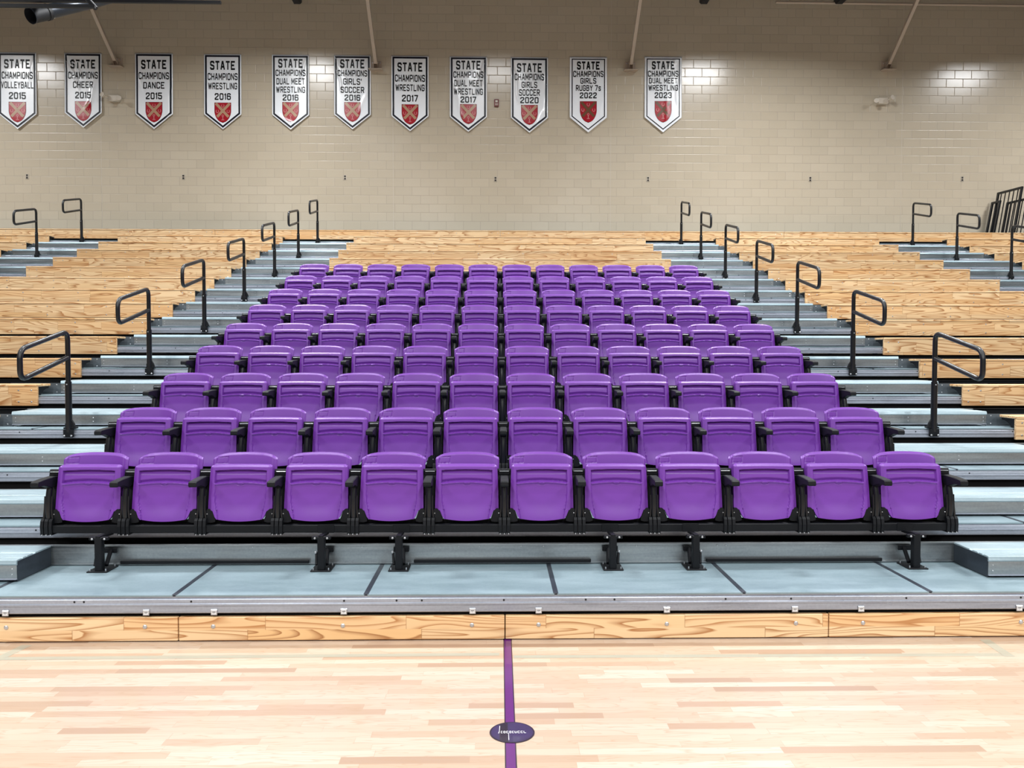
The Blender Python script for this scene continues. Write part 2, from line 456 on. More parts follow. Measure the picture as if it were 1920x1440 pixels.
# ------------------------------------------------------------------ timber benches
def bench(x0, x1, k, label, group, ends=(True, True)):
    y, z = 4.67 + D * k, DZ + R * k
    t = thing('wooden_bench', ((x0 + x1) / 2, y, z), label, 'bench', group)
    h = (x1 - x0) / 2
    fb = MB().bbox(-h, h, 0, .028, -.1239, .064, 'pine', .003)
    n = max(2, int((x1 - x0) / .82)); 
    xs = [-h + .055, -h + .18] + [-h + .1 + (2 * h - .2) * i / n for i in range(1, n)] + [h - .18, h - .055]
    for x in xs:
        for zz in (-.083, .03): fb.disc((x, 0, zz), .008, 'bolt', depth=.004)
    fb.build('face_board', t)
    tp = MB().bbox(-h, h, -.006, .245, .066, .0885, 'pine', .003)
    tp.build('seat_board', t)
    for e, sx in zip(ends, (-1, 1)):
        if not e: continue
        xa, xb = sorted((sx * (h - .004), sx * (h - .010)))
        pts = [(.029, .062), (.215, .062)] + [(.04 + .175 * (1 - sin(a)), -.075 + .125 * (cos(a))) for a in [pi / 2 * i / 6 for i in range(1, 6)]][::1] + [(.04, -.075), (.029, -.11)]
        arc = [(.029, .062), (.22, .062), (.215, .045)] + [(.215 - .17 * sin(pi / 2 * i / 6), .045 - .14 * (1 - cos(pi / 2 * i / 6))) for i in range(1, 7)] + [(.042, -.115), (.029, -.115)]
        MB().prof_x(arc, xa, xb, 'black').build('end_bracket', t)
    return t
for k in range(2, 16):
    up = ORD[17 - k] + ' row down from the top'
    bench(-7.975, -4.52, k, 'pine bench in the block left of the chairs, %s' % up, 'benches of the left block')
    bench(4.707, 8.232, k, 'pine bench in the block right of the chairs, %s' % up, 'benches of the right block')
for k in range(9, 16):
    bench(-3.02, 3.197, k, 'pine bench above the purple chairs, %s' % (ORD[17 - k] + ' row down from the top'), 'benches above the purple chairs')
for k in range(10, 16):
    bench(XMIN, -9.413, k, 'pine bench beyond the far left stair, %s' % (ORD[17 - k] + ' row down from the top'), 'benches of the far left block')
for k in range(9, 16):
    bench(9.713, XMAX, k, 'pine bench beyond the far right stair, %s' % (ORD[17 - k] + ' row down from the top'), 'benches of the far right block')
tops = [XMIN, -6.227, .094, 6.469, XMAX]
tl = ['leftmost length of the topmost pine bench, under the left banners', 'length of the topmost pine bench just left of centre, against the wall',
      'length of the topmost pine bench just right of centre, against the wall', 'rightmost length of the topmost pine bench, under the bare wall']
for i in range(4):
    bench(tops[i] + .004, tops[i + 1] - .004, 16, tl[i], 'lengths of the top bench', (False, False))

# ------------------------------------------------------------------ kick boards and clips of the front
kb = [-5.70, -3.78, -1.857, .054, 1.978, 3.9, 5.82]
kl = ['pine kick board under the front deck, off the left edge', 'pine kick board at the left edge of the front, touching the court',
      'pine kick board just left of the purple court line', 'pine kick board just right of the purple court line',
      'pine kick board at the right edge of the front, touching the court', 'pine kick board under the front deck, off the right edge']
boltx = [-2.049, -1.653, -.898, -.141, .252, 1.011, 1.78, 2.182, 3.133, -2.85]
for i in range(6):
    a, b = kb[i] + .003, kb[i + 1] - .003
    t = thing('kick_board', ((a + b) / 2, NY, 0), kl[i], 'kick board', 'pine kick boards along the front')
    m = (a + b) / 2
    MB().bbox(a - m, b - m, 0, .03, .006, .145, 'pine', .003).build('board', t)
    for bx in boltx:
        if a < bx < b:
            MB().disc((bx - m, 0, .091), .0125, 'bolt', depth=.006, seg=14).build('bolt', t)
    MB().box(a - m, b - m, .032, .07, 0.001, .17, 'dark').build('backing_rail', t)
for i, cx in enumerate([-2.85, -2.039, -1.646, -.891, -.137, .252, 1.01, 1.772, 2.168, 3.119]):
    t = thing('clip', (cx, NY - .008, .16),
              'small silver clip with a white tag under the front nosing, %s from the left' % ORD[i] if i else
              'small silver clip under the front nosing, off the left edge', 'clip', 'silver clips along the front')
    MB().prof_x([(0, .0), (0, .028), (.004, .034), (.02, .034), (.02, .030), (.006, .030), (.003, .0)], -.018, .018, 'bolt').build('bracket', t)
    pm = MB().box(-.013, .013, -.001, 0, .004, .024, 'white_print')
    pm.box(-.010, .010, -.0016, -.001, .017, .021, 'slot'); pm.box(-.008, .006, -.0016, -.001, .011, .0125, 'slot')
    pm.build('tag', t)

# ------------------------------------------------------------------ chairs
def smooth(a, b, x):
    t = max(0., min(1., (x - a) / (b - a))); return t * t * (3 - 2 * t)
def interp(tab, x):
    if x <= tab[0][0]: return tab[0][1]
    for (a, p), (b, q) in zip(tab[:-1], tab[1:]):
        if x <= b: return p + (q - p) * (x - a) / (b - a)
    return tab[-1][1]
def shell(name, parent, NU, NV, fn, thick, mat):
    """two-sided moulded shell from fn(u, v) -> (x, y, z); the back side is offset along +y"""
    v = []; f = []
    us = [-cos(pi * i / NU) * .15 + (-1 + 2 * i / NU) * .85 for i in range(NU + 1)]
    for j in range(NV + 1):
        for i in range(NU + 1):
            v.append(fn(us[i], j / NV))
    n = len(v)
    v += [(x, y + thick(x, z), z) for x, y, z in v]
    W = NU + 1
    for j in range(NV):
        for i in range(NU):
            a = j * W + i
            f.append((a, a + 1, a + W + 1, a + W))
            f.append((n + a, n + a + W, n + a + W + 1, n + a + 1))
    ring = [i for i in range(W)] + [j * W + NU for j in range(1, NV + 1)] + [NV * W + i for i in range(NU - 1, -1, -1)] + [j * W for j in range(NV - 1, 0, -1)]
    for a, b in zip(ring, ring[1:] + ring[:1]): f.append((a, a + n, b + n, b))
    mb = MB(); mb.add(v, f, mat, True)
    o = mb.build(name, parent)
    me = o.data
    import bmesh
    bm = bmesh.new(); bm.from_mesh(me)
    for e in bm.edges:
        if len(e.link_faces) == 2 and e.calc_face_angle(0) > .75: e.smooth = False
    bm.to_mesh(me); bm.free()
    return o

# seat local frame: x centre of the seat, y relative to 5.40, z relative to deck
PZ0 = .565 - DZ
def pan_w(h): return interp([(0, .150), (.0145, .158), (.070, .181), (.078, .2145), (.20, .2125), (.350, .2065), (.362, .202), (.371, .188)], h)
def pan_fn(u, v):
    h = .371 * v
    w = pan_w(h); x = u * w
    arc = .0145 * (x / .158) ** 2
    hh = h + arc * max(0, 1 - h / .03)
    top = .003 * (1 - (x / .2) ** 2) * smooth(.3, .371, h)
    hz = hh + top
    ar = .2607 - .0115 * (x / .17) ** 2           # arch line
    tp = .339 - .006 * (x / .17) ** 2
    e = .0035
    g = 0.0
    inx = smooth(.1705 + e, .1705 - e, abs(x)) if abs(x) > .1 else 1
    up = inx * smooth(ar - .001, ar + .005, hz) * smooth(tp + .004, tp - .003, hz)
    g -= up * (.015 + .014 * smooth(.305, .335, hz) + .013 * smooth(ar + .026, ar + .003, hz))
    xs = interp([(0, .1446), (.03, .147), (.12, .165), (.2, .1705), (.4, .1705)], hz)
    low = smooth(ar + .001, ar - .003, hz)
    inside = smooth(xs + .003, xs - .003, abs(x))
    g += low * inside * (.009 * smooth(ar - .020, ar - .004, hz) - .007 * smooth(ar - .008, ar - .09, hz) - .002)
    g -= low * .004 * max(0, 1 - abs(abs(x) - xs) / .0045)
    g += .010 * smooth(.12, .0, hz) * (1 - (x / .2) ** 2)              # belly of the moulded pan
    g -= .012 * smooth(.185, .215, abs(x)) * 1.0                          # rolled side rims
    g -= .012 * smooth(.357, .371, h)
    # catch button
    q = sqrt((x / .0205) ** 2 + ((hz - (ar - .013)) / .0088) ** 2)
    g += .0035 * smooth(1.12, .92, q); g -= .0025 * max(0, 1 - abs(q - 1.2) / .22)
    return (x, .0 + .055 * (hz / .371) - g, PZ0 + hz)
BZ1 = 1.0105 - DZ
def back_w(z):    # z below the top centre (positive down)
    return interp([(0, .2155), (.010, .2185), (.040, .2185), (.10, .2165), (.20, .2055), (.30, .186), (.41, .150), (.43, .140)], z)
def back_fn(u, v):
    dz = .43 * (1 - v)
    w = back_w(dz); x = u * w
    drop = interp([(0, 0), (.06, .0009), (.122, .0042), (.16, .0105), (.182, .0175), (.2185, .0375)], abs(x))
    z = BZ1 - dz - drop * max(0, 1 - dz / .16)
    y = .1745 - dz * .17 - .034 * (abs(x) / .2185) ** 2.2
    g = 0
    g -= .010 * smooth(.016, .0, dz)
    g -= .010 * smooth(w - .012, w, abs(x))
    g -= .002 * smooth(.185, .189, abs(x)) * smooth(.25, .2, dz)
    cx, cz = x + .157, z - (BZ1 - .052)
    cx -= .10 * cz
    q = max(abs(cx) / .036, abs(cz) / .021)
    g -= .0045 * max(0, 1 - abs(q - 1) / .12) + .0022 * smooth(1.0, .93, q)
    return (x, y - g, z)

proto = thing('stadium_seat', (0, 0, 0), 'x', 'chair', 'x')
shell('seat_pan', proto, 96, 140, pan_fn, lambda x, z: .034, 'purple')
shell('backrest', proto, 110, 110, back_fn, lambda x, z: .011, 'purple')
for sx in (-1, 1):
    m = MB()
    pts = [(.186, PZ0 - .010), (.226, PZ0 - .010), (.228, PZ0 + .064), (.214, PZ0 + .082), (.200, PZ0 + .082), (.184, PZ0 + .070), (.164, PZ0 + .012), (.164, PZ0 - .004)]
    m.prism([(sx * a, b) for a, b in pts], 'y', .012, .060, 'black')
    m.disc((sx * .216, .012, PZ0 + .05), .004, 'bolt', depth=.004)
    m.build('hinge_bracket', proto)
register(proto)
SP, XC = .5077, .0571
DROP = []
first = True
for k in range(9):
    rn = ['front', 'second', 'third', 'fourth', 'fifth', 'sixth', 'seventh', 'eighth', 'backmost'][k]
    for i in range(12):
        o = proto if first else copy_tree(proto)
        first = False
        o.location = (XC + (i - 5.5) * SP, 5.40 + D * k, DZ + R * k)
        if i < 6: w = 'leftmost' if i == 0 else ORD[i + 1] + ' from the left'
        else: w = 'rightmost' if i == 11 else ORD[12 - i] + ' from the right'
        o['label'] = 'purple plastic folding seat, %s in the %s row of chairs' % (w, rn)
        o['group'] = 'purple seats in the %s row' % rn

# row frame: beam, six pedestals, thirteen armrests; local frame as the seats
def row_frame(loc, label, fz=0.0):
    t = thing('seat_row_frame', loc, label, 'seat frame', 'black frames that carry the purple seats')
    L = 6 * SP + .045
    zb0, zb1 = .492 - DZ, .543 - DZ
    bm_ = MB().bbox(-L, L, -.012, .038, zb0, zb1, 'black', .005)
    bm_.bbox(-L + .03, L - .03, .066, .085, zb0 + .01, .292, 'black', .004)
    bm_.build('beam', t)
    for px in (-2.573, -1.138, -.634, .769, 1.315, 2.78):
        x = px - XC; s = -1 if px < .5 else -1
        c = MB()
        c.bbox(x - .023, x + .023, -.178, -.13, .006 + fz, .224, 'black', .004)
        c.prof_x([(-.178, .222), (-.178, .232), (-.14, .232), (.01, .2175), (.01, .205), (-.12, .212), (-.13, .206)], x - .015, x + .015, 'black')
        c.bbox(x - .062, x + .062, -.170, -.142, .204, .2255, 'black', .003)
        c.bbox(x - .055, x + .055, -.017, -.0125, zb0 - .002, zb1 + .003, 'black', .0015)
        for q in (-.04, .04): c.disc((x + q, -.170, .214), .0072, 'bolt', depth=.006)
        ped = c.build('pedestal', t)
        fp = MB().bbox(x - .066, x + .066, -.20, -.035, 0.0005 + fz, .008 + fz, 'black', .002)
        for qx in (-.05, .05):
            for qy in (-.18, -.055):
                fp.tube([(x + qx, qy, .008 + fz), (x + qx, qy, .022 + fz)], .0045, 'bolt', 8)
        fp.build('foot_plate', ped)
        br = MB()
        sgn = 1 if px < .5 else -1
        br.tube([(x + sgn * .025, -.12, .030), (x + sgn * .012, -.026, .105)], .014, 'black', 8)
        br.bbox(x - .052, x + .052, -.028, -.0165, .088, .124, 'black', .003)
        br.tube([(x - sgn * .034, -.15, .035), (x - sgn * .045, -.10, .105)], .009, 'black', 8)
        br.disc((x - sgn * .047, -.112, .108), .009, 'bolt', depth=.006)
        br.build('brace', ped)
    for a, b in ((-2.50, -1.25), (-.55, .64), (1.42, 2.62)):
        MB().bbox(a - XC, b - XC, -.030, -.0165, .012, .036, 'black', .003).build('tie_bar', t)
    for i in range(13):
        x = (i - 6) * SP
        p = MB()
        # standard: lower foot with ribs, curved column, back bracket
        for q in ((-.038, -.018), (-.012, .012), (.018, .038)):
            p.prof_x([(-.020, zb0 - .012), (-.024, zb1 - .005), (-.018, zb1 + .03), (-.005, zb1 + .045), (.03, zb1 + .045), (.066, zb1 + .005), (.066, zb0 - .012)], x + q[0], x + q[1], 'black')
            p.disc((x + (q[0] + q[1]) / 2, -.016, zb0 - .0115), .0055, 'bolt', depth=.008)
        p.bbox(x - .036, x + .036, -.014, .062, zb0 - .006, zb0 + .045, 'black', .004)
        p.tube([(x, .02, zb1 + .03), (x, .012, .36), (x, .020, .46), (x, .045, .555)], [.020, .0195, .019, .018], 'black_gloss', 12)
        p.prof_x([(.055, zb1), (.085, zb1 + .03), (.115, .50), (.150, .60), (.150, .625), (.125, .625), (.09, .50), (.05, .33), (.03, zb1)], x - .046, x + .046, 'black')
        p.bbox(x - .041, x + .041, .105, .128, .585, .622, 'black', .004)
        p.tube([(x - .032, .102, .612), (x + .032, .102, .612)], .0022, 'bolt', 8)
        for q in (-.030, .030):
            p.tube([(x + q, .012, .28), (x + q * .9, .010, .33), (x + q * .72, .012, .38), (x + q * .72, .02, .46)], .0075, 'black_gloss', 8)
        st = p.build('armrest', t)
        pad = MB()
        pr = [(-.145, .545), (-.150, .555), (-.148, .574), (-.138, .582), (-.05, .588), (.06, .590), (.095, .585), (.10, .56), (.085, .53), (.02, .515), (-.02, .530), (-.07, .545)]
        # rounded pad: three slices narrowing toward the edges
        n = len(pr)
        cy, cz = -.02, .56
        sl = [(-.026, .86), (-.021, 1.0), (.021, 1.0), (.026, .86)]
        v = []
        for sx, sc in sl:
            for a, b in pr: v.append((x + sx, cy + (a - cy) * (1 - (1 - sc) * .15), cz + (b - cz) * sc))
        f = []
        for r_ in range(3):
            for q in range(n): f.append((r_ * n + q, r_ * n + (q + 1) % n, (r_ + 1) * n + (q + 1) % n, (r_ + 1) * n + q))
        f += [tuple(range(n - 1, -1, -1)), tuple(range(3 * n, 4 * n))]
        pad.add(v, f, 'black')
        pad.build('arm_pad', st)
    return t
fr = row_frame((XC, 5.40, DZ), 'black steel beam with armrests and pedestals carrying the front row of purple seats')
fr2 = row_frame((XC, 5.40 + D, DZ + R), 'x', -.02)
register(fr2)
for k in range(1, 9):
    c = fr2 if k == 1 else copy_tree(fr2); c.location = (XC, 5.40 + D * k, DZ + R * k)
    rn = ['', 'second', 'third', 'fourth', 'fifth', 'sixth', 'seventh', 'eighth', 'backmost'][k]
    c['label'] = 'black steel beam with armrests carrying the %s row of purple seats' % rn

# ------------------------------------------------------------------ hand rails
def handrail(x, k, side, label, group):
    t = thing('handrail', (x, NY + D * k - .012, DZ + R * k), label, 'handrail', group)
    HT = .845
    MB().tube([(0, 0.0, -.05), (0, 0.0, .40)], .027, 'black_gloss', 14).build('sleeve', t)
    path = fillet([(0, 0, .38), (0, 0, HT), (0, -.72, HT - .17), (0, -.72, HT - .415), (0, -.012, HT - .235)], .085, 6)
    lp = MB().tube(path, .021, 'black_gloss', 12)
    lp.build('loop', t)
    b = MB().bbox(-.042, .042, -.024, .004, -.094, -.022, 'black', .004)
    b.bbox(-.045, .045, -.014, .075, -.0195, -.006, 'black', .003)
    b.bbox(-.03, .03, -.014, .03, -.008, .03, 'black', .003)
    b.add([(-.004, .0, .012), (.004, 0, .012), (.004, .07, .012), (-.004, .07, .012), (-.004, 0, .10), (.004, 0, .10)],
          [(0, 1, 2, 3), (0, 4, 5, 1), (3, 2, 5, 4), (0, 3, 4), (1, 5, 2)], 'black')
    s = -side
    b.add([(0, -.010, -.03), (0, .012, -.03), (s * .060, -.010, -.01), (s * .060, .012, -.01), (0, -.010, .10), (0, .012, .10), (s * .045, -.010, .03), (s * .045, .012, .03)],
          [(0, 2, 6, 4), (1, 5, 7, 3), (2, 3, 7, 6), (4, 6, 7, 5), (0, 1, 3, 2)], 'black')
    for q in (-.031, .031): b.disc((q, -.024, -.080), .009, 'bolt', depth=.006)
    b.build('base_bracket', t)
    MB().disc((0, -.0265, .375), .006, 'bolt', depth=.004).build('set_screw', t)
    return t
hs = [(-3.783, 'in the stair left of the chairs', range(3, 16, 2), -1), (3.962, 'in the stair right of the chairs', range(3, 16, 2), 1),
      (-8.735, 'in the far left stair', range(11, 16, 2), -1), (8.965, 'in the far right stair', range(11, 16, 2), 1)]
for x, w, ks, sd in hs:
    ks = list(ks)
    for n, k in enumerate(ks):
        if len(ks) > 3:
            lab = 'black loop handrail %s, %s' % (w, ('lowest and nearest' if n == 0 else 'topmost, by the wall' if n == len(ks) - 1 else ORD[n + 1] + ' up from the court'))
        else:
            lab = 'black loop handrail %s, %s' % (w, ['lowest, cut by the photo edge', 'middle one', 'topmost, by the wall'][n])
        handrail(x, k, sd, lab, 'handrails ' + w)

# ------------------------------------------------------------------ banners
GLY = {  # polylines on a 4 x 6 grid
 'S': [[(4, 5), (4, 5.3), (3.3, 6), (.7, 6), (0, 5.3), (0, 3.9), (.6, 3.3), (3.4, 2.7), (4, 2.1), (4, .7), (3.3, 0), (.7, 0), (0, .7), (0, 1)]],
 'T': [[(0, 6), (4, 6)], [(2, 6), (2, 0)]],
 'A': [[(0, 0), (1.6, 6), (2.4, 6), (4, 0)], [(.6, 1.9), (3.4, 1.9)]],
 'E': [[(4, 6), (0, 6), (0, 0), (4, 0)], [(0, 3.1), (3, 3.1)]],
 'C': [[(4, 4.6), (4, 5.3), (3.3, 6), (.7, 6), (0, 5.3), (0, .7), (.7, 0), (3.3, 0), (4, .7), (4, 1.4)]],
 'H': [[(0, 0), (0, 6)], [(4, 0), (4, 6)], [(0, 3), (4, 3)]],
 'M': [[(0, 0), (0, 6), (2.3, 1.6), (4.6, 6), (4.6, 0)]],
 'P': [[(0, 0), (0, 6), (3.3, 6), (4, 5.3), (4, 3.3), (3.3, 2.6), (0, 2.6)]],
 'I': [[(0, 0), (0, 6)]],
 'O': [[(.7, 0), (3.3, 0), (4, .7), (4, 5.3), (3.3, 6), (.7, 6), (0, 5.3), (0, .7), (.7, 0)]],
 'N': [[(0, 0), (0, 6), (4, 0), (4, 6)]],
 'V': [[(0, 6), (2, 0), (4, 6)]],
 'L': [[(0, 6), (0, 0), (3.8, 0)]],
 'Y': [[(0, 6), (2, 3), (4, 6)], [(2, 3), (2, 0)]],
 'B': [[(0, 0), (0, 6), (3.2, 6), (3.8, 5.4), (3.8, 3.8), (3.2, 3.2), (0, 3.2)], [(3.2, 3.2), (4, 2.5), (4, .7), (3.3, 0), (0, 0)]],
 'R': [[(0, 0), (0, 6), (3.3, 6), (4, 5.3), (4, 3.5), (3.3, 2.8), (0, 2.8)], [(2, 2.8), (4, 0)]],
 'D': [[(0, 0), (0, 6), (3.1, 6), (4, 5.1), (4, .9), (3.1, 0), (0, 0)]],
 'G': [[(4, 4.6), (4, 5.3), (3.3, 6), (.7, 6), (0, 5.3), (0, .7), (.7, 0), (3.3, 0), (4, .7), (4, 2.8), (2.3, 2.8)]],
 'U': [[(0, 6), (0, .7), (.7, 0), (3.3, 0), (4, .7), (4, 6)]],
 'W': [[(0, 6), (1.3, 0), (2.7, 5.4), (4.1, 0), (5.4, 6)]],
 "'": [[(0, 6), (0, 4.6)]],
 's': [[(3, 3.9), (3, 4.3), (2.6, 4.5), (.4, 4.5), (0, 4.1), (0, 2.9), (3, 1.7), (3, .4), (2.6, 0), (.4, 0), (0, .4), (0, .7)]],
 '0': [[(.7, 0), (3.3, 0), (4, .7), (4, 5.3), (3.3, 6), (.7, 6), (0, 5.3), (0, .7), (.7, 0)]],
 '1': [[(0, 5), (1, 6), (1, 0)]],
 '2': [[(0, 4.6), (0, 5.3), (.7, 6), (3.3, 6), (4, 5.3), (4, 4), (0, .9), (0, 0), (4, 0)]],
 '3': [[(0, 4.8), (0, 5.3), (.7, 6), (3.3, 6), (4, 5.3), (4, 3.8), (3.3, 3.1), (1.5, 3.1)], [(3.3, 3.1), (4, 2.4), (4, .7), (3.3, 0), (.7, 0), (0, .7), (0, 1.2)]],
 '5': [[(4, 6), (0, 6), (0, 3.4), (3.3, 3.4), (4, 2.7), (4, .7), (3.3, 0), (.7, 0), (0, .7), (0, 1.2)]],
 '6': [[(4, 5), (4, 5.3), (3.3, 6), (.7, 6), (0, 5.3), (0, .7), (.7, 0), (3.3, 0), (4, .7), (4, 2.7), (3.3, 3.4), (0, 3.4)]],
 '7': [[(0, 6), (4, 6), (1.4, 0)]],
}
def text_quads(txt, cx, y0, y1, width, wt=1.0):
    wt = wt * 1.22
    """list of quads [(x,z)*4] for a line between heights y0 (top) and y1 (bottom)"""
    adv = []; X = 0
    for c in txt:
        if c == ' ': X += 3; continue
        g = GLY[c]; w = max(p[0] for s in g for p in s)
        adv.append((X, g)); X += w + 1.75 * max(wt, .9)
    tot = X - 1.75 * max(wt, .9)
    hgt = y0 - y1; th = wt
    sx = (width) / (tot + th); sz = hgt / (6 + th)
    Q = []
    for ox, g in adv:
        for s in g:
            for (a, b), (c, d) in zip(s[:-1], s[1:]):
                L = sqrt((c - a) ** 2 + (d - b) ** 2); ux, uz = (c - a) / L, (d - b) / L
                nx, nz = -uz * th / 2, ux * th / 2
                ex, ez = ux * th * .36, uz * th * .36
                q = [(a - ex + nx, b - ez + nz), (a - ex - nx, b - ez - nz), (c + ex - nx, d + ez - nz), (c + ex + nx, d + ez + nz)]
                Q.append([(cx + (ox + px - tot / 2) * sx, y1 + (pz + th / 2) * sz) for px, pz in q])
    return Q

def make_banner(xl, xr, ztop, lines, folds, label, style=0):
    S = (xr - xl) / 409.0                      # metres per drawing unit
    w = 409.0; xm = (xl + xr) / 2
    t = thing('championship_banner', (xm, WALL_Y - .012, ztop), label, 'banner', 'championship banners in a row on the block wall')
    def dis(x, z):                              # x, z in drawing units from the top centre, z negative
        d = .006 + .030 * (min(1, -z / 700.)) ** 1.5
        d += .006 * sin(x * .011 + folds[0] * 3) * min(1, -z / 200.)
        for (ax, az, bx, bz, amp, wd) in folds[1:]:
            L = sqrt((bx - ax) ** 2 + (bz - az) ** 2); ux, uz = (bx - ax) / L, (bz - az) / L
            s = (x - ax) * ux + (z - az) * uz; n = -(x - ax) * uz + (z - az) * ux
            n += 10 * sin(s * .02)
            if -20 < s < L + 20:
                d += amp * math.exp(-(n / wd) ** 2) * smooth(-20, 40, s) * smooth(L + 20, L - 60, s)
        return d
    def P(x, z, off): return (x * S, -dis(x, z) - off, z * S)
    def poly_grid(mb, left, right, zs, mat, off, nx=30):
        """grid between left(z) and right(z)"""
        v = []; f = []
        for z in zs:
            a, b = left(z), right(z)
            for i in range(nx + 1): v.append(P(a + (b - a) * i / nx, z, off))
        for j in range(len(zs) - 1):
            for i in range(nx): f.append((j * (nx + 1) + i, j * (nx + 1) + i + 1, (j + 1) * (nx + 1) + i + 1, (j + 1) * (nx + 1) + i))
        mb.add(v, f, mat, True)
    tip, sh = -825., -662.
    def outline(ins):
        hw = w / 2 - ins
        sl = (sh - tip) / (w / 2)
        ln = sqrt(1 + sl * sl)
        tp = tip + ins * ln
        s2 = tp + hw * sl
        return hw, tp, s2
    def half(ins):
        hw, tp, s2 = outline(ins)
        def R_(z): return hw if z >= s2 else hw * max(0, (z - tp)) / (s2 - tp)
        return R_, tp, s2
    R0, t0, s0 = half(0)
    zs = [-i * 18. for i in range(int(-s0 / 18) + 1)] + [s0] + [s0 + (t0 - s0) * i / 12 for i in range(1, 13)]
    zs = sorted(set(zs), reverse=True)
    mb = MB(); poly_grid(mb, lambda z: -R0(z), R0, zs, 'vinyl', 0.0, 40)
    v0 = len(mb.v)
    fab = mb.build('vinyl_sheet', t, fix=False)
    sm_ = fab.modifiers.new('thickness', 'SOLIDIFY'); sm_.thickness = .0012; sm_.offset = 1
    # navy frame line
    i0, i1 = (12, 31) if style == 0 else (21, 32)
    Ra, ta, sa = half(i0); Rb, tb, sb = half(i1)
    fm = MB()
    def band(pa, pb, n):
        v = []; f = []
        for i in range(n + 1):
            a = [pa[0][j] + (pa[1][j] - pa[0][j]) * i / n for j in (0, 1)]
            b = [pb[0][j] + (pb[1][j] - pb[0][j]) * i / n for j in (0, 1)]
            v += [P(a[0], a[1], .0035), P((a[0] + b[0]) / 2, (a[1] + b[1]) / 2, .0035), P(b[0], b[1], .0035)]
        for i in range(n):
            for q in (0, 1): f.append((3 * i + q, 3 * i + q + 1, 3 * i + q + 4, 3 * i + q + 3))
        fm.add(v, f, 'navy', True)
    oa = [(-(w / 2 - i0), -i0), ((w / 2 - i0), -i0), ((w / 2 - i0), sa), (0, ta), (-(w / 2 - i0), sa)]
    ob = [(-(w / 2 - i1), -i1), ((w / 2 - i1), -i1), ((w / 2 - i1), sb), (0, tb), (-(w / 2 - i1), sb)]
    for i in range(5): band((oa[i], oa[(i + 1) % 5]), (ob[i], ob[(i + 1) % 5]), 24)
    fm.build('border_line', t, fix=False)
    # lettering
    lm_ = MB()
    for (txt, za, zb, wd, wt) in lines:
        for q in text_quads(txt, 0, -za, -zb, wd, wt):
            (x0, z0), (x1, z1), (x2, z2), (x3, z3) = q
            n = 3; v = []; f = []
            for i in range(n + 1):
                s = i / n
                v.append(P(x0 + (x3 - x0) * s, z0 + (z3 - z0) * s, .0036)); v.append(P(x1 + (x2 - x1) * s, z1 + (z2 - z1) * s, .0036))
            for i in range(n): f.append((2 * i, 2 * i + 1, 2 * i + 3, 2 * i + 2))
            lm_.add(v, f, 'ink', True)
    lm_.build('lettering', t, fix=False)
    # crest
    zt, zb_, hw = (-535., -750., 89.) if style == 0 else (-487., -715., 90.)
    if len(lines) == 5 and style == 0: zt, zb_ = -525., -738.
    def shield(f_): return [(hw * f_(s), 0) for s in (0,)]
    H_ = zt - zb_
    def sw(z):
        u_ = (zt - z) / H_
        return hw * (1 if u_ < .42 else sqrt(max(0, 1 - ((u_ - .42) / .58) ** 1.75)))
    zs2 = [zt - H_ * (i / 28.) for i in range(29)]
    sm2 = MB()
    poly_grid(sm2, lambda z: -sw(z) - 3, lambda z: sw(z) + 3, [zt + 3] + zs2[1:-1] + [zb_ - 4], 'ink', .0030, 10)
    cr = sm2.build('crest', t, fix=False)
    sm3 = MB()
    poly_grid(sm3, lambda z: -sw(z), sw, zs2, 'red', .0040, 10)
    sm3.build('red_field', cr, fix=False)
    cross = 'tan' if style == 0 else 'brown'
    cm_ = MB()
    cz = zt - H_ * .45
    def strip(ax, az, bx, bz, hw_, mat, off, n=8):
        L = sqrt((bx - ax) ** 2 + (bz - az) ** 2); nx, nz = -(bz - az) / L * hw_, (bx - ax) / L * hw_
        v = []; f = []
        for i in range(n + 1):
            s = i / n; x = ax + (bx - ax) * s; z = az + (bz - az) * s
            v += [P(x + nx, z + nz, off), P(x - nx, z - nz, off)]
        for i in range(n): f.append((2 * i, 2 * i + 1, 2 * i + 3, 2 * i + 2))
        cm_.add(v, f, mat, True)
    for sx in (-1, 1):
        strip(sx * (hw - 12), zt - 6, -sx * (hw - 26), zt - H_ * .72, 15, cross, .0048)
    cm_.build('saltire', cr, fix=False)
    cm_ = MB()
    for ox, oz in ((0, zt - 32), (-60, zt - 92), (60, zt - 92)):
        pts = [(ox + 15 * cos(a), oz + 19 * sin(a)) for a in [(-230 + 28 * i) * pi / 180 for i in range(11)]]
        pts = [(ox + 14 * sin(a), oz - 17 * cos(a)) for a in [(-140 + 28 * i) * pi / 180 for i in range(11)]]
        for a, b in zip(pts[:-1], pts[1:]): strip(a[0], a[1], b[0], b[1], 3.2, 'paleprint', .0046, 1)
    strip(0, zt - 152, 0, zt - 186, 4, 'paleprint', .0046, 2); strip(-16, zt - 188, 16, zt - 188, 3.5, 'paleprint', .0046, 2)
    for a in range(8):
        b0, b1 = a * pi / 4, (a + 1) * pi / 4
        strip(10 * cos(b0), zt - 142 + 11 * sin(b0), 10 * cos(b1), zt - 142 + 11 * sin(b1), 3, 'paleprint', .0046, 1)
    cm_.build('charges', cr, fix=False)
    # hanging rod behind the top hem
    MB().tube([(-w / 2 * S, .006, -.012), (w / 2 * S, .004, -.012)], .006, 'lampbody', 8).build('top_rod', t)
    return t
def L3(name, year, wd): return [('STATE', 73, 173, 275, 1.25), ('CHAMPIONS', 207, 285, 330, 1.05), (name, 313, 387, wd, 1.05), (year, 428, 503, 178, 1.15)]
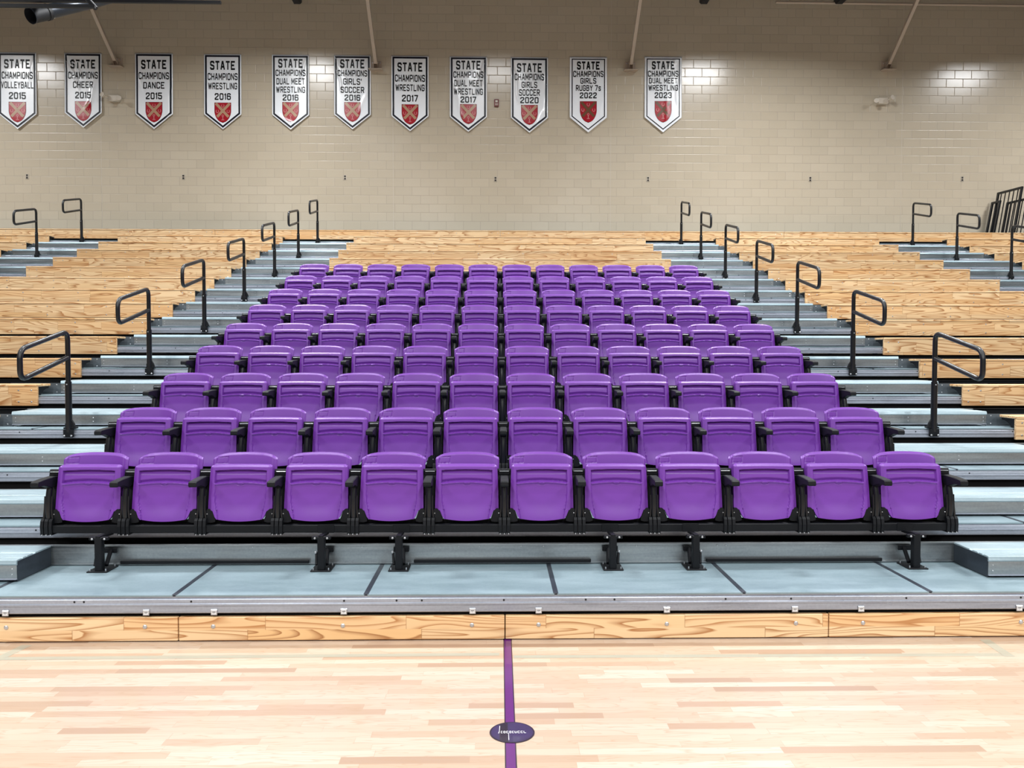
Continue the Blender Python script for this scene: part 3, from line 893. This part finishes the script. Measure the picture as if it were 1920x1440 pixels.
def L4(n1, w1, n2, w2, year): return [('STATE', 45, 145, 270, 1.25), ('CHAMPIONS', 164, 235, 330, 1.05), (n1, 257, 329, w1, 1.05), (n2, 350, 420, w2, 1.05), (year, 438, 507, 175, 1.15)]
def L5(n1, w1, n2, w2, year): return [('STATE', 50, 140, 250, 1.4), ('CHAMPIONS', 153, 220, 333, 1.1), (n1, 230, 293, w1, 1.1), (n2, 307, 372, w2, 1.1), (year, 388, 453, 187, 1.2)]
WR = 320
BN = [
 (-11.655, -10.771, 8.79, L3('VOLLEYBALL', '2015', 345), [1.0, (190, -60, 120, -330, .004, 14)], 'white banner reading STATE CHAMPIONS VOLLEYBALL 2015, cut by the left edge', 0),
 (-10.119, -9.256, 8.79, L3('CHEER', '2015', 225), [2.1, (-195, -5, 40, -160, .016, 9), (-195, -40, -60, -330, .016, 9), (-185, -110, -40, -410, .012, 8), (-190, -10, -10, -270, .014, 8), (150, -300, 40, -640, .022, 20)], 'white banner reading STATE CHAMPIONS CHEER 2015, creased in its upper left corner', 0),
 (-8.478, -7.60, 8.80, L3('DANCE', '2015', 232), [.3, (-160, -190, -115, -430, .012, 9), (190, -380, 150, -800, .014, 16)], 'white banner reading STATE CHAMPIONS DANCE 2015, on the wall', 0),
 (-6.87, -6.00, 8.79, L3('WRESTLING', '2016', WR), [1.7, (-185, -200, -175, -600, .006, 14), (185, -250, 175, -600, .006, 14)], 'white banner reading STATE CHAMPIONS WRESTLING 2016, with one crest below', 0),
 (-5.28, -4.41, 8.79, L4('DUAL MEET', 312, 'WRESTLING', WR, '2016'), [2.6, (190, -20, 90, -300, .012, 11), (-150, -640, 60, -790, .008, 14)], 'white banner reading STATE CHAMPIONS DUAL MEET WRESTLING 2016, on the wall', 0),
 (-3.823, -2.961, 8.79, L4("GIRLS'", 205, 'SOCCER', 262, '2016'), [.9, (-195, -10, -20, -250, .014, 9), (-190, -60, -120, -420, .012, 9), (-150, -20, -60, -330, .010, 8), (170, -420, 60, -640, .010, 14)], "white banner reading STATE CHAMPIONS GIRLS' SOCCER 2016, on the wall", 0),
 (-2.474, -1.597, 8.79, L3('WRESTLING', '2017', WR), [1.3, (-185, -300, -190, -640, .006, 12), (185, -300, 180, -640, .006, 12)], 'white banner reading STATE CHAMPIONS WRESTLING 2017, with no creases', 0),
 (-1.096, -.217, 8.785, L4('DUAL MEET', 312, 'WRESTLING', WR, '2017'), [2.9, (200, -10, 90, -330, .016, 9), (190, -80, 100, -420, .014, 9), (-180, -200, -60, -700, .008, 14)], 'white banner reading STATE CHAMPIONS DUAL MEET WRESTLING 2017, left of the fire alarm', 0),
 (.349, 1.231, 8.78, [('STATE', 66, 166, 275, 1.25), ('CHAMPIONS', 180, 253, 325, 1.05), ('GIRLS', 268, 336, 172, 1.05), ('SOCCER', 351, 423, 228, 1.05), ('2020', 436, 505, 202, 1.15)],
  [.5, (-195, -10, -110, -520, .010, 12), (190, -150, 180, -700, .014, 9), (180, -560, 60, -780, .012, 12)], 'white banner reading STATE CHAMPIONS GIRLS SOCCER 2020, right of the fire alarm', 0),
 (1.748, 2.632, 8.80, L5('GIRLS', 175, 'RUGBY 7s', 275, '2022'), [1.9, (175, -40, 110, -300, .010, 12), (-170, -380, -60, -640, .010, 14), (190, -420, 110, -640, .010, 12)], 'white banner reading STATE CHAMPIONS GIRLS RUGBY 7s 2022, on the wall', 1),
 (3.531, 4.418, 8.82, L5('DUAL MEET', 312, 'WRESTLING', 325, '2023'), [.1, (180, -15, -10, -170, .020, 12), (190, -10, 150, -520, .010, 9), (-190, -60, -120, -330, .012, 9), (60, -420, 20, -720, .010, 12)], 'white banner reading STATE CHAMPIONS DUAL MEET WRESTLING 2023, rightmost of the banners', 1),
]
for b in BN: make_banner(*b)

# ------------------------------------------------------------------ things on the wall
for i, (x, z) in enumerate(((-8.98, 7.72), (9.22, 7.79))):
    t = thing('emergency_light', (x, WALL_Y, z), 'cream twin-head emergency light on the wall, ' + ('between the CHEER and DANCE banners' if i == 0 else 'on the bare right part'),
              'emergency light', 'emergency lights on the wall')
    s = -1 if i == 0 else 1
    MB().bbox(-.11, .15, -.09, 0, -.06, .09, 'white_plastic', .015).build('housing', t)
    for q in (-1, 1):
        m = MB()
        c = Vector((s * -.05 * 0 + q * .17, -.13, .01 + .04 * q * s))
        dvec = Vector((q * .35, -1, .15)).normalized()
        m.tube([c - dvec * -.0, c + dvec * .075], [.035, .058], 'white_plastic', 14)
        m.tube([(q * .09, -.05, .0), c], .014, 'white_plastic', 8)
        m.build('lamp_head', t)
t = thing('fire_alarm', (.01, WALL_Y, 7.70), 'small dark red fire alarm strobe between the 2017 and 2020 banners', 'fire alarm')
MB().bbox(-.055, .055, -.05, 0, -.085, .085, 'alarm', .008).build('body', t)
m = MB().bbox(-.03, .03, -.062, -.05, .005, .055, 'plate', .004)
m.build('strobe', t)
m = MB()
for q in range(3): m.box(-.035, .035, -.053, -.05, -.06 + q * .018, -.052 + q * .018, 'plate')
m.build('grille', t)
ox = [(-11.04, 5.914), (-7.389, 5.921), (-3.583, 5.93), (-.014, 5.912), (3.633, 5.931), (7.539, 5.953), (11.229, 5.98)]
ow = ['below the VOLLEYBALL banner', 'below the DANCE and first WRESTLING banners', "below the GIRLS' SOCCER banner", 'below the fire alarm', 'below the rightmost banner',
      'below bare wall, second from the right', 'rightmost, near the leaning guard rails']
for (x, z), w_ in zip(ox, ow):
    t = thing('wall_outlet', (x, WALL_Y, z), 'small metal wall socket on the block wall, ' + w_, 'outlet', 'sockets in a line on the wall')
    MB().bbox(-.04, .04, -.008, 0, -.06, .06, 'plate', .003).build('cover_plate', t)
    m = MB()
    for zz in (-.028, .028):
        m.bbox(-.022, .022, -.012, -.008, zz - .02, zz + .02, 'slot', .003)
    m.build('receptacle', t)

# roof braces: wall plate, square tube rising toward the hall
for i, (x, z) in enumerate(((-8.90, 8.56), (-2.83, 8.54), (3.19, 8.57), (9.35, 8.63))):
    t = thing('roof_brace', (x, WALL_Y, z), 'beige steel brace on the wall, ' +
              ['between the CHEER and DANCE banners', "between the GIRLS' SOCCER and second WRESTLING banners", 'between the 2022 and 2023 banners', 'on the bare wall at right'][i],
              'brace', 'slanting braces on the wall')
    sx = .03 if i < 1 else 0
    m = MB(); y0, z0, y1, z1 = -.12, .04, -3.0, 2.42
    hw = .036
    dx = (-.05 if i == 0 else .03 if i == 3 else 0)
    L = sqrt((y1 - y0) ** 2 + (z1 - z0) ** 2); ny, nz = -(z1 - z0) / L * hw, (y1 - y0) / L * hw
    v = []
    for (yy, zz, xx) in ((y0, z0, 0), (y1, z1, dx * 3)):
        v += [(xx - hw, yy + ny, zz + nz), (xx + hw, yy + ny, zz + nz), (xx + hw, yy - ny, zz - nz), (xx - hw, yy - ny, zz - nz)]
    m.add(v, [(0, 1, 5, 4), (1, 2, 6, 5), (2, 3, 7, 6), (3, 0, 4, 7), (3, 2, 1, 0), (4, 5, 6, 7)], 'beige')
    m.build('strut', t)
    b = MB().bbox(-.13, .13, -.015, 0, -.12, .12, 'beige', .004)
    b.prof_x([(-.015, -.10), (-.16, .02), (-.16, .09), (-.015, .11)], -.052, -.040, 'beige')
    b.prof_x([(-.015, -.10), (-.16, .02), (-.16, .09), (-.015, .11)], .040, .052, 'beige')
    b.prof_x([(-.015, -.10), (-.20, -.12), (-.20, -.108), (-.015, -.08)], -.16, .16, 'beige')
    for qx in (-.09, .09):
        for qz in (-.06, .08): b.disc((qx, -.015, qz), .014, 'bolt', depth=.01)
    b.tube([(-.06, -.12, .05), (.06, -.12, .05)], .014, 'bolt', 8)
    b.build('wall_bracket', t)
# black roof beams ending short of the wall
for i, (x, z) in enumerate(((-7.50, 9.72), (-4.55, 9.74), (4.80, 9.83), (7.95, 9.86))):
    m = MB().prof_x([(18.95, z + .1), (18.80, z), (-15.9, z), (-15.9, z + .45), (18.95, z + .45)], x - .07, x + .07, 'beam_black')
    tag(m.build('roof_beam'), 'black roof beam end at the top of the wall, ' + ['leftmost of four', 'second from left, above DUAL MEET 2016', 'third from left, right of the 2023 banner', 'rightmost of four'][i],
        'beam', 'black roof beams')
tag(MB().tube([(6.5, 18.9, 9.93), (16.5, 18.9, 9.90)], .03, 'beige', 10).build('ceiling_pipe'),
    'thin beige pipe along the top right edge of the wall', 'pipe')
# folded backstop frame hanging top left
MX, MY, MZ = -7.885, 14.0, 7.436
t = thing('ceiling_mast', (MX, MY, MZ), 'dark cylindrical mast and bar of a folded backstop hanging at the top left', 'hoist')
pa, pb = Vector((0, 0, 0)), Vector((.95, 1.7, 1.16))
dirv = (pb - pa).normalized()
MB().tube([pa + dirv * .36, pa + dirv * 1.3, pb], [.118, .112, .085], 'duct', 22).build('mast_tube', t)
m = MB().tube([pa, pa + dirv * .36], .128, 'beam_black', 22, caps=False)
m.tube([pa + dirv * .30, pa + dirv * .36], .137, 'beam_black', 22)
m.tube([pa, pa + dirv * .02], .133, 'duct', 22, caps=False)
for a in range(6):
    q = pa + dirv * .42 + Vector((cos(a) * .8, .0, sin(a))) * .12
    m.tube([q, q + dirv * .04], .016, 'bolt', 8)
m.build('mast_end_cap', t)
MB().box(-1.9, 1.24, -.33, -.28, .012, .066, 'beam_black').build('cross_bar', t)
MB().box(-1.9, 3.2, .0, .05, .245, .29, 'beam_black').build('upper_bar', t)
MB().tube([(.95, -.25, .34), (1.22, -.25, .03)], .04, 'beam_black', 8).build('diagonal_bar', t)
MB().tube([pb, (pb.x, pb.y, CEIL - MZ)], .03, 'beam_black', 8).build('hanger_rod', t)
MB().tube([(-.8, -.3, .05), (-.8, -.3, CEIL - MZ)], .03, 'beam_black', 8).build('hanger_rod', t)

# guard rail frames leaning on the top tier at the right
def guard(loc, lean, wdt, hgt, label):
    t = thing('guard_rail_panel', loc, label, 'guard rail', 'guard rail panels leaning at the top right')
    t.matrix_world = Matrix.Translation(loc) @ Matrix.Rotation(math.radians(lean), 4, 'Y') @ Matrix.Rotation(math.radians(-84), 4, 'Z')
    f = MB()
    for c, d in ((0, .05), (hgt - .05, hgt)): f.bbox(0, wdt, -.02, .02, c, d, 'black_gloss', .004)
    f.bbox(0, .05, -.021, .021, 0, hgt, 'black_gloss', .004); f.bbox(wdt - .05, wdt, -.021, .021, 0, hgt, 'black_gloss', .004)
    f.build('frame', t)
    n = int(wdt / .12)
    for i in range(1, n):
        x = wdt * i / n
        MB().bbox(x - .01, x + .01, -.01, .01, .05, hgt - .05, 'black_gloss', .003).build('bar', t)
zt = DZ + R * 16
guard((11.79, 19.15, zt), 9.0, .80, 1.22, 'taller black barred guard rail panel leaning at the top right corner')
guard((11.93, 18.95, zt), 9.5, 1.6, .95, 'shorter black barred guard rail panel, right of the taller one')
guard((11.70, 19.20, zt), 10.0, .30, 1.0, 'low narrow black rail panel, left of the barred ones at right')

# ------------------------------------------------------------------ court markings
m = MB()
def flat(mb, pts, mat, z): mb.add([(a, b, z) for a, b in pts], [tuple(range(len(pts)))], mat)
def seg_line(mb, y0, y1):
    def cx(y): return .062 + (y - 3.2) * .0047
    for (a, b, mt) in ((-.0245, -.0195, 'line_black'), (-.0195, .0195, 'line_purple'), (.0195, .0245, 'line_black')):
        flat(mb, [(cx(y0) + a, y0), (cx(y0) + b, y0), (cx(y1) + b, y1), (cx(y1) + a, y1)], mt, .0008)
seg_line(m, -9.0, 4.72)
tag(m.build('court_line'), 'purple court line running from the kick board toward the viewer', 'court line')
m = MB()
flat(m, [(.10, 4.412), (2.84, 4.398), (2.84, 4.440), (.10, 4.455)], 'line_grey', .0006)
flat(m, [(2.84, 4.39), (2.90, 4.39), (2.92, 4.66), (2.86, 4.66)], 'line_grey', .0007)
tag(m.build('court_line'), 'pale grey court line along the kick board, right of the purple line', 'court line')
m = MB()
flat(m, [(-2.72, 4.43), (.02, 4.452), (.02, 4.495), (-2.72, 4.475)], 'line_grey', .0006)
flat(m, [(-2.78, 4.42), (-2.72, 4.42), (-2.68, 4.66), (-2.74, 4.66)], 'line_grey', .0007)
tag(m.build('court_line'), 'pale grey court line along the kick board, left of the purple line', 'court line')
t = thing('floor_socket_cover', (.0725, 3.525, 0), 'round dark purple floor socket cover on the purple court line', 'floor cover')
n = 48
MB().tube([(0, 0, .0009), (0, 0, .0026)], .1, 'line_black', n).build('rim', t)
mb = MB()
def clip_disc(x0, x1, mat, z):
    r = .093; pts = []
    N_ = 20
    lo = [(x0 + (x1 - x0) * i / N_) for i in range(N_ + 1)]
    pts = [(x, -sqrt(max(0, r * r - x * x))) for x in lo] + [(x, sqrt(max(0, r * r - x * x))) for x in reversed(lo)]
    flat(mb, pts, mat, z)
clip_disc(-.0929, -.056, 'cover_purple', .0030); clip_disc(-.056, -.019, 'line_black', .0030); clip_disc(-.019, .0929, 'cover_purple', .0030)
mb.build('lid', t)
mb = MB()
flat(mb, [(-.058, .005), (-.0555, .005), (-.0535, .06), (-.056, .06)], 'white_print', .0034)
flat(mb, [(-.017, -.075), (-.0145, -.075), (-.0155, -.008), (-.0175, -.008)], 'white_print', .0034)
flat(mb, [(-.062, -.012), (-.058, -.012), (-.055, .008), (-.058, .008)], 'white_print', .0034)
rnd = random.Random(3)
x = -.050
while x < .052:
    wd = rnd.choice((.007, .009, .010))
    flat(mb, [(x, -.011), (x + .002, -.011), (x + .002, .010), (x, .010)], 'white_print', .0034)
    if rnd.random() < .7: flat(mb, [(x, .006), (x + wd, .006), (x + wd, .010), (x, .010)], 'white_print', .0034)
    if rnd.random() < .8: flat(mb, [(x, -.011), (x + wd, -.011), (x + wd, -.007), (x, -.007)], 'white_print', .0034)
    if rnd.random() < .5: flat(mb, [(x + wd - .002, -.009), (x + wd, -.009), (x + wd, .008), (x + wd - .002, .008)], 'white_print', .0034)
    x += wd + .004
mb.build('lettering', t)

# ------------------------------------------------------------------ lamps
def lamp(x, y, z, power, sx=1.2, sy=.6, spread=156, vis=None):
    t = thing('high_bay_lamp', (x, y, z), 'rectangular high bay lamp hanging from the roof above the bleachers or court', 'lamp', 'high bay lamps under the roof')
    MB().bbox(-sx / 2 - .03, sx / 2 + .03, -sy / 2 - .03, sy / 2 + .03, .01, .10, 'lampbody', .01).build('housing', t)
    for q in (-1, 1): MB().tube([(q * sx * .4, 0, .1), (q * sx * .4, 0, CEIL - z)], .006, 'beam_black', 6).build('cable', t)
    ld = bpy.data.lights.new('lamp_light', 'AREA'); ld.shape = 'RECTANGLE'; ld.size = sx; ld.size_y = sy
    ld.energy = power; ld.color = LC; ld.spread = math.radians(spread)
    lo = bpy.data.objects.new('lamp_light', ld); COL.objects.link(lo); lo.parent = t; lo.location = (0, 0, 0)
LC = (.97, .985, 1.0)
for x, p in ((-13.2, 1), (-4.9, 1), (0.0, .35), (5.9, 1), (13.7, 1)):
    lamp(x, 15.0, 10.0, 470 * p, spread=152)
for y, p, sp in ((9.0, 520, 145), (3.0, 270, 145), (-3.5, 420, 162), (-10.5, 1150, 162)):
    for x in (-12, -4, 4, 12):
        lamp(x, y, 10.3, p, spread=sp)

W = bpy.data.worlds.new('World'); SC.world = W; W.use_nodes = True
W.node_tree.nodes['Background'].inputs[0].default_value = (.9, .95, 1, 1)
W.node_tree.nodes['Background'].inputs[1].default_value = .0

# ------------------------------------------------------------------ camera
cd = bpy.data.cameras.new('camera'); cam = bpy.data.objects.new('camera', cd); COL.objects.link(cam)
cd.sensor_width = 36; cd.sensor_fit = 'HORIZONTAL'; cd.lens = 1510.8 / 1920 * 36; cd.clip_start = .05; cd.clip_end = 200
yaw, pitch, roll = .0199, -.0328, .0011
cam.matrix_world = Matrix.Translation((0, 0, 1.665)) @ Matrix.Rotation(-yaw, 4, 'Z') @ Matrix.Rotation(pi / 2 + pitch, 4, 'X') @ Matrix.Rotation(roll, 4, 'Z')
SC.camera = cam
SC.view_settings.view_transform = 'Standard'; SC.view_settings.look = 'None'
SC.view_settings.gamma = 1; SC.view_settings.use_curve_mapping = False
SC.view_settings.exposure = 0.24
